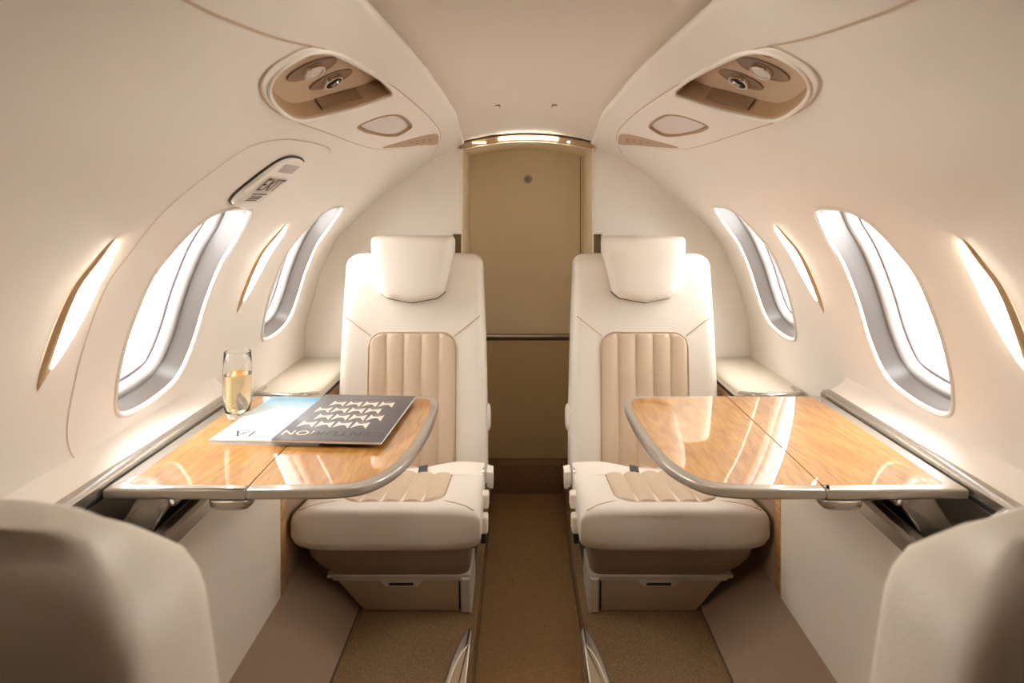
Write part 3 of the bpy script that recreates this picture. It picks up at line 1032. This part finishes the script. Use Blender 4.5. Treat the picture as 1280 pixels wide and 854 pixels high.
# ------------------------------------------------------------------ tables
TZ = -.48
TSEAM = .487
OUTL = [(.735, 1.593), (.735, 1.075), (.295, 1.075), (.222, 1.30), (.222, 1.593)]
def table(side, label):
    root = thing('folding_table', label, 'table', (side * .5, 1.33, -.62))
    # one outline, cut along the hinge into two leaves
    inner = crom([(.40, 1.072), (.33, 1.076), (.282, 1.098), (.246, 1.16), (.228, 1.25), (.219, 1.36), (.218, 1.48), (.224, 1.545), (.242, 1.582), (.275, 1.594)], 6, False)
    leaf_in = [(TSEAM - .0008, 1.072)] + inner + [(TSEAM - .0008, 1.594)]
    leaf_out = rpoly([(TSEAM + .0008, 1.072), (TSEAM + .0008, 1.594), (.727, 1.594), (.727, 1.072)], [0.0001, .0001, .004, .004], 3)
    wi = [(TSEAM - .0012, 1.089)] + [(x + dx_, y + dy_) for (x, y), (dx_, dy_) in zip(inset([(TSEAM, 1.072)] + inner + [(TSEAM, 1.594)], .018)[1:-1], [(0, 0)] * len(inner))] + [(TSEAM - .0012, 1.585)]
    wi = [(x, min(y, 1.585)) for x, y in wi]
    wo = rpoly([(TSEAM + .0012, 1.089), (TSEAM + .0012, 1.585), (.700, 1.585), (.700, 1.089)], [.0001, .0001, .012, .018], 4)
    for nm, lf, wd in (('inboard_leaf', leaf_in, wi), ('outboard_leaf', leaf_out, wo)):
        mb = MB().slab([(side * x, y) for x, y in lf], TZ - .019, TZ, .0045, 4, .007)
        o = obj(nm, mb, M['rim'], root, sharp=50)
        mb = MB().slab([(side * x, y) for x, y in wd], TZ - .002, TZ + .0003, .0002, 1)
        obj('wood_inlay', mb, M['wood'], o, 'glossy golden wood inlay')
    obj('hinge_gap', MB().box(*sorted((side * (TSEAM - .0008), side * (TSEAM + .0008))), 1.08, 1.59, TZ - .015, TZ - .003, .0002), M['black'], root)
    # latch pull under the hinge line
    mb = MB()
    o_ = [(side * (TSEAM + .028 + a), 1.088 + b) for a, b in sellipse(.036, .022, 3, 28)]
    mb.slab(o_, TZ - .036, TZ - .018, .003, 3, .011)
    obj('latch_pull', mb, M['silver'], root, 'silver latch pull under the edge')
    # carrying arm that comes out of the pocket
    P = [(.632, TZ - .020), (.700, TZ - .022), (.712, TZ - .19), (.690, TZ - .20), (.655, TZ - .12)]
    P = [(.612, TZ - .018), (.676, TZ - .018), (.735, TZ - .112), (.680, TZ - .120)]
    mb = MB().slab(rpoly(P, .008, 4), 0, .016, .004, 3).xform(lambda x, y, z: (side * x, 1.086 + z, y))
    ar = obj('support_arm', mb, M['silver'], root, 'silver folding support arm')
    Q = inset(rpoly(P, .008, 4), .010)
    mb = MB().loft([[(side * x, y, z) for x, z in q] for y, q in ((1.0855, Q), (1.0875, inset(Q, .001)))], False, True)
    obj('arm_recess', mb, M['rim'], ar)
    mb = MB().loft([[(side * .614 + .009 * k * math.cos(t), y, TZ - .024 + .009 * k * math.sin(t)) for t in [2 * math.pi * i / 16 for i in range(16)]] for y, k in ((1.08, .8), (1.078, .5), (1.08, .8), (1.083, 1), (1.11, 1))])
    obj('pivot', mb, M['chrome'], ar)
    obj('slide_rail', MB().box(*sorted((side * .672, side * .726)), 1.30, 1.33, TZ - .09, TZ - .02, .003), M['dark'], root)
    return root
table(-1, 'folding table with glossy wood top carrying two magazines and a flute')
table(1, 'folding table with glossy wood top, nothing standing on it')

# ------------------------------------------------------------------ things on the table
def magazine(name, cx, cy, z0, w_, h_, th, rot, cover, label):
    root = thing(name, label, 'magazine', (cx, cy, z0), 'magazines on the table')
    c, s_ = math.cos(R(rot)), math.sin(R(rot))
    def T(mb):
        return mb.xform(lambda x, y, z: (cx + c * x - s_ * y, cy + s_ * x + c * y, z0 + z))
    obj('pages', T(MB().box(-w_ / 2 + .001, w_ / 2 - .001, -h_ / 2 + .001, h_ / 2 - .001, 0.0004, th - .0006, .0004)), M['paper'], root)
    mb = MB().box(-w_ / 2, w_ / 2, -h_ / 2, h_ / 2, th - .0006, th, .0002, .0005)
    mb.box(-w_ / 2, w_ / 2, -h_ / 2, h_ / 2, 0, .0005, .0002, .0005)
    cv = obj('cover', T(mb), cover, root)
    def print_(name_, vs_, fs_, material, dx_, dy_, flip=True, zz=.00015):
        k = -1 if flip else 1
        mb = MB().add([(dx_ + k * v[0], dy_ + k * v[1], th + zz) for v in vs_], fs_)
        obj(name_, T(mb), material, cv)
    return root, cv, print_, th
zt = TZ + .0003
r1, c1, p1, _ = magazine('magazine', -.528, 1.412, zt, .222, .285, .008, -3, M['magblue'], 'pale blue magazine with a sea photo, lying half under the dark one')
vs_, fs_ = text_mesh('IA/', .048)
p1('title', vs_, fs_, M['darkink'], -.066, -.103)
r2, c2, p2, _ = magazine('magazine', -.398, 1.402, zt + .0082, .222, .298, .006, -3.5, M['magdark'], 'charcoal magazine with pale folded shapes and a pale title')
vs_, fs_ = text_mesh('CENTURION', .0345, .008)
def clip(vs_, fs_, lo, hi):
    keep = [f for f in fs_ if lo <= sum(vs_[i][0] for i in f) / len(f) < hi]
    return vs_, keep
W_ = max(v[0] for v in vs_)
p2('title', *clip(vs_, fs_, .42 * W_, 9), M['silverink'], 0, -.108)
p2('title', *clip(vs_, fs_, -9, .42 * W_), M['darkink'], 0, -.108)
# cover picture: rows of pale bow-tie folds
def folds():
    V, Fc, V2, F2 = [], [], [], []
    for r_ in range(4):
        for c_ in range(4):
            x = (c_ - 1.5) * .038 + (.012 if r_ % 2 else -.006)
            y = (r_ - 1.5) * .046
            a, b = .0165, .029
            n_ = len(V)
            V += [(x - a, y + b * .8, 0), (x - a * .3, y + b * .15, 0), (x - a * .3, y - b * .2, 0), (x - a * .9, y - b * .55, 0), (x + a * .3, y + b * .2, 0), (x + a * .3, y - b * .15, 0), (x + a, y + b * .75, 0), (x + a * .9, y - b * .6, 0)]
            Fc += [(n_, n_ + 1, n_ + 2, n_ + 3), (n_ + 1, n_ + 4, n_ + 5, n_ + 2), (n_ + 4, n_ + 6, n_ + 7, n_ + 5)]
            n2 = len(V2)
            V2 += [(x - a * .3, y - b * .2, 0), (x + a * .3, y - b * .15, 0), (x + a * .55, y - b * .7, 0), (x - a * .5, y - b * .65, 0)]
            F2 += [(n2, n2 + 1, n2 + 2, n2 + 3)]
    return V, Fc, V2, F2
V, Fc, V2, F2 = folds()
for i in range(16):
    p2('printed_fold', V[i * 8:i * 8 + 8], [tuple(j - i * 8 for j in f) for f in Fc[i * 3:i * 3 + 3]], M['silverink'], -.004, .014)
    p2('printed_shade', V2[i * 4:i * 4 + 4], [(0, 1, 2, 3)], M['greyink'], -.004, .014)
p2('printed_line', [(-.07, -.0012, 0), (.07, -.0012, 0), (.07, .0012, 0), (-.07, .0012, 0)], [(0, 1, 2, 3)], M['greyink'], 0, .128)
p2('printed_line', [(-.05, -.001, 0), (.05, -.001, 0), (.05, .001, 0), (-.05, .001, 0)], [(0, 1, 2, 3)], M['greyink'], 0, .120)

gx, gy = -.659, 1.433
gl = thing('champagne_flute', 'clear stemless flute half full of pale sparkling wine', 'glass', (gx, gy, zt))
def lathe(prof, seg=40):
    return MB().loft([[(gx + r * math.cos(2 * math.pi * i / seg), gy + r * math.sin(2 * math.pi * i / seg), zt + z) for i in range(seg)] for r, z in prof])
prof = [(.016, .0003), (.020, .001), (.0235, .006), (.027, .018), (.030, .038), (.0315, .06), (.0315, .09), (.0300, .12), (.0285, .146), (.0280, .1475), (.0273, .146), (.0287, .12), (.0301, .09), (.0301, .06), (.0285, .038), (.0255, .021), (.020, .014), (.010, .012), (.001, .0118)]
obj('bowl', lathe(prof), M['glass'], gl)
wi_ = [(.001, .0123), (.010, .0125), (.0196, .0145), (.0250, .0214), (.0281, .038), (.0297, .06), (.0297, .090), (.0293, .0995), (.0288, .0975), (.001, .0968)]
obj('sparkling_wine', lathe(wi_), M['wine'], gl, 'pale golden sparkling wine')
for i in range(26):
    a, rr, hh = random.uniform(0, 6.28), random.uniform(.004, .024), random.uniform(.03, .093)
    q = random.uniform(.0004, .0009)
    mb = MB().loft([[(gx + rr * math.cos(a) + q * math.sin(t) * math.cos(2 * math.pi * j / 6), gy + rr * math.sin(a) + q * math.sin(t) * math.sin(2 * math.pi * j / 6), zt + hh + q * math.cos(t)) for j in range(6)] for t in (.3, 1.1, 2.0, 2.8)])
    obj('bubble', mb, M['white'], gl)

# ------------------------------------------------------------------ wall sconces
def almond(yo, t0, t1, k, bul, ext=0):
    A, B = [], []
    for i in range(25):
        t = t0 + (t1 - t0) * i / 24
        v = .345 + .255 * t
        yc = .903 - .040 * t + .020 * math.sin(math.pi * max(0, min(1, t)))
        u = (t - t0) / (t1 - t0)
        h = k * max(0, math.sin(math.pi * u)) ** .75
        A.append((yc + yo - h * .9, v))
        B.append((yc + yo + h * 1.0, v))
    return A, B
def sconce(side, k, label):
    yo = PITCH * k
    root = thing('wall_sconce', label, 'lamp', wp(side, .9 + yo, .345, -.003), 'glowing almond wall sconces')
    A, B = almond(yo, -.02, 1.0, .0245, 0)
    loop = A + B[::-1][1:-1]
    mb = MB()
    NA = len(A)
    rows = []
    for q in range(9):                         # rounded shallow shell from one edge to the other
        u = q / 8
        rows.append([wp(side, a[0] + (b[0] - a[0]) * u, a[1], -.001 - .008 * math.sin(math.pi * u) ** .5 * math.sin(math.pi * i / (NA - 1)) ** .8) for i, (a, b) in enumerate(zip(A, B))])
    mb.grid(rows)
    obj('bezel', mb, M['tanplastic'], root, 'tan almond-shaped bezel')
    A, B = almond(yo, .11, .97, .0225, 0)
    rows = []
    for q in range(11):
        u = q / 10
        rows.append([wp(side, a[0] + .004 + (b[0] - a[0]) * u, a[1], -.004 - .011 * math.sin(math.pi * u) ** .55 * math.sin(math.pi * (.02 + .96 * i / (NA - 1))) ** .45) for i, (a, b) in enumerate(zip(A, B))])
    obj('lens', MB().grid(rows), M['glow'], root, 'glowing white lens')
for side, nm in ((-1, 'exit-sign'), (1, 'plain')):
    sconce(side, 0, 'glowing almond sconce forward of the table window on the %s wall' % nm)
    sconce(side, 1, 'glowing almond sconce between the two windows on the %s wall' % nm)

# ------------------------------------------------------------------ overhead service panels
def psu(side, label):
    root = thing('service_panel', label, 'overhead panel', wp(side, 1.2, .94, -.006), 'overhead service panels')
    rec = inset(RECESS, -.001)
    obj('faceplate', wall_plate(side, PSU, .003, .006, .0025, [inset(RECESS, -.004), inset(LENSO, -.001)], .05, .016), M['liner'], root)
    obj('rim_bead', MB().tube([wp(side, p[0], p[1], -.003) for p in inset(RECESS, -.005)], .0032, 8, True), M['liner'], root)
    obj('edge_seam', wall_strip(side, inset(PSU, -.001) + inset(PSU, -.001)[:1], .0022, -.0012), M['joint'], root)
    fl_ = inset(RECESS, .006)
    pan = MB()
    rings = [(inset(RECESS, -.004), -.003), (inset(RECESS, .001), .000), (inset(RECESS, .003), .014)]
    pan.loft([[wp(side, p[0], p[1], o) for p in lp] for lp, o in rings], False, False)
    V, T = sheet(inset(RECESS, .003), [], .05, .02)
    def floor_off(y):
        return .016 + .016 * max(0, min(1, (y - .80) / .36))
    bot = inset(RECESS, .003)
    pan.loft([[wp(side, p[0], p[1], .014) for p in bot], [wp(side, p[0], p[1], floor_off(p[0])) for p in inset(RECESS, .005)]], False, False)
    V, T = sheet(inset(RECESS, .005), [], .05, .02)
    obj('recess_wall', pan, M['psuwall'], root, 'brown wall around the recess', sharp=40)
    pan = MB().add([wp(side, p[0], p[1], floor_off(p[0])) for p in V], T)
    pn = obj('recess', pan, M['psupan'], root, 'tan recess with the air vents', sharp=40)
    # a wash of darker trim on the aft wall of the recess with a latch cover
    # vents
    for (yc, vc, ya_, va) in ((.912, .950, .034, .034), (1.006, .949, .032, .032)):
        ring = [(yc + ya_ * math.cos(2 * math.pi * i / 32) + .020 * math.sin(2 * math.pi * i / 32), vc + va * math.sin(2 * math.pi * i / 32)) for i in range(32)]
        def sc(k):
            return [(yc + (p[0] - yc) * k, vc + (p[1] - vc) * k) for p in ring]
        def ring_mesh(spec):
            return MB().loft([[wp(side, p[0], p[1], floor_off(p[0]) - o) for p in sc(k)] for k, o in spec], False, True)
        vt = obj('air_vent', ring_mesh([(1.0, -.002), (1.0, .0020), (.97, .0028), (.92, .0022), (.7, .0014), (.5, .0014)]), M['psudark'], pn, 'brown oval air vent')
        nz = [(yc + .021 * math.cos(2 * math.pi * i / 24), vc + .0165 * math.sin(2 * math.pi * i / 24)) for i in range(24)]
        def sn(k):
            return [(yc + (p[0] - yc) * k, vc + (p[1] - vc) * k) for p in nz]
        mb = MB().loft([[wp(side, p[0], p[1], floor_off(yc) - o) for p in sn(k)] for k, o in ((1.0, -.003), (1.02, .005), (.95, .009), (.80, .009), (.75, .004))], False, False)
        obj('nozzle_ring', mb, M['chrome'], vt)
        lit = yc < .95
        mb = MB().loft([[wp(side, p[0], p[1], floor_off(yc) - o) for p in sn(k)] for k, o in ((.80, .002), (.78, .006 if lit else .001), (.5, .009 if lit else -.003))], False, True)
        obj('nozzle_core', mb, M['lens'] if lit else M['black'], vt)
    yc, vc = .856, .970
    mb = MB().loft([[wp(side, yc + rr * math.cos(2 * math.pi * i / 16), vc + rr * math.sin(2 * math.pi * i / 16), floor_off(yc) - o) for i in range(16)] for rr, o in ((.010, -.001), (.010, .002), (.006, .0025))], False, True)
    obj('call_button', mb, M['psudark'], pn)
    # latch cover on the aft wall of the recess
    a, b = Vector((1.045, .903)), Vector((1.135, .955))
    tt = (b - a)
    pts = []
    mb = MB()
    q = []
    for u in (0, 1):
        p = a + tt * u
        q.append([wp(side, p.x - .004, p.y + .002, o) for o in (.006, .030)])
    q2 = [[wp(side, (a + tt * u).x + .004, (a + tt * u).y - .002, o) for o in (.006, .030)] for u in (0, 1)]
    v8 = q[0] + q[1] + q2[0] + q2[1]
    mb.add(v8, [(0, 1, 3, 2), (4, 6, 7, 5), (0, 2, 6, 4), (1, 5, 7, 3), (0, 4, 5, 1), (2, 3, 7, 6)])
    obj('latch_cover', mb, M['psudark'], pn)
    # reading lamp
    mb = MB().loft([[wp(side, p[0], p[1], o) for p in inset(LENSO, k)] for k, o in ((-.002, -.003), (-.001, -.005), (.003, -.004), (.005, .004), (.006, .012))], False, False)
    lm = obj('lamp_bezel', mb, M['psuwall'], root, 'brown reading lamp bezel')
    V, T = sheet(inset(LENSO, .005), [], .04, .015)
    obj('lamp_lens', MB().add([wp(side, p[0], p[1], .002 - .005 * max(0, 1 - ((p[0] - 1.39) / .15) ** 2)) for p in V], T), M['lens'], lm, 'frosted reading lamp lens')
    # aft grille
    G = crom([(1.535, .884), (1.62, .897), (1.76, .925), (1.90, .968), (1.935, .987), (1.90, .997), (1.82, 1.001), (1.74, .975), (1.64, .930)], 4)
    gr = obj('grille', wall_plate(side, G, .0045, .004, .001, (), .05, .02), M['grille'], root, 'tan speaker grille')
    for k, (y_, v_) in enumerate(((1.70, .934), (1.74, .948), (1.78, .962), (1.82, .976), (1.765, .940), (1.805, .956), (1.845, .972))):
        sl = [(y_ - .018, v_ - .003), (y_ + .012, v_ + .004), (y_ + .018, v_ + .003), (y_ - .012, v_ - .004)]
        obj('slot', MB().add([wp(side, p[0], p[1], -.0049) for p in sl], [(0, 1, 2, 3)]), M['dark'], gr)
    return root
psu(-1, 'cream overhead panel with air vents and reading lamp above the exit sign')
psu(1, 'cream overhead panel with air vents and reading lamp over the empty table')

# ------------------------------------------------------------------ exit sign
sg = thing('exit_sign', 'white backlit plate reading EXIT above the window', 'sign', wp(-1, 1.14, .665, -.004))
OUT = crom([(1.085, .676), (1.062, .690), (1.052, .715), (1.055, .755), (1.072, .785), (1.105, .798), (1.16, .797), (1.188, .785), (1.215, .745), (1.232, .705), (1.232, .678), (1.215, .668), (1.15, .666)], 5)
obj('backing', wall_plate(-1, inset(OUT, -.003), .0035, .0035, .001), M['dark'], sg)
ft = obj('faceplate', wall_plate(-1, OUT, .010, .0075, .003), M['white'], sg)
def wquad(ya_, yb_, va, vb, off, skew=0.):
    n_ = 8
    return MB().grid([[wp(-1, ya_ + (yb_ - ya_) * i / n_ + (skew * (v - va)), v, -off) for i in range(n_ + 1)] for v in (va, (va + vb) / 2, vb)])
obj('lamp_window', wquad(1.086, 1.156, .768, .788, .0103), M['lampwin'], ft)
obj('placard', wquad(1.072, 1.168, .687, .757, .0106), M['placard'], ft)
vs_, fs_ = text_mesh('EXIT', .046, .012)
vw = max(v[0] for v in vs_)
obj('lettering', MB().add([wp(-1, 1.119 + v[0] / vw * .041, .736 + v[1] * .95, -.0118) for v in vs_], fs_), M['ink'], ft, 'EXIT in brown letters')
for k, (a, b, c) in enumerate(((1.088, 1.150, .712), (1.096, 1.142, .705), (1.096, 1.142, .700), (1.092, 1.138, .695))):
    obj('small_print', wquad(a, b, c - .0014, c + .0014, .0114), M['ink'], ft)

# ------------------------------------------------------------------ ceiling dome lamp, added out of view to brighten the aft seats and floor
dy, dz = .70, ceil_z(0, .70)
dl = thing('fill_lamp', 'added oval fill lamp on the ceiling, out of view', 'lamp', (0, dy, dz - .012))
def oval(k, z):
    return [(.075 * k * math.cos(2 * math.pi * i / 32), dy + .055 * k * math.sin(2 * math.pi * i / 32), dz + z) for i in range(32)]
obj('bezel', MB().loft([oval(1.12, .004), oval(1.1, -.008), oval(1.0, -.010), oval(.97, -.004)], False, False), M['silver'], dl)
obj('lens', MB().loft([oval(.99, -.004), oval(.9, -.008), oval(.5, -.010)], False, True), M['fill'], dl)

# the tables and the things on them sit 0.45 m under the lens: bring them to their real height and size
KT = .45 / .48
for o in list(COL.objects):
    if o.parent is None and o.name.split('.')[0] in ('folding_table', 'magazine', 'champagne_flute'):
        q = ORG[o.name] * KT
        o.location = (q.x, q.y, q.z + Z0)
        o.scale = (KT, KT, KT)
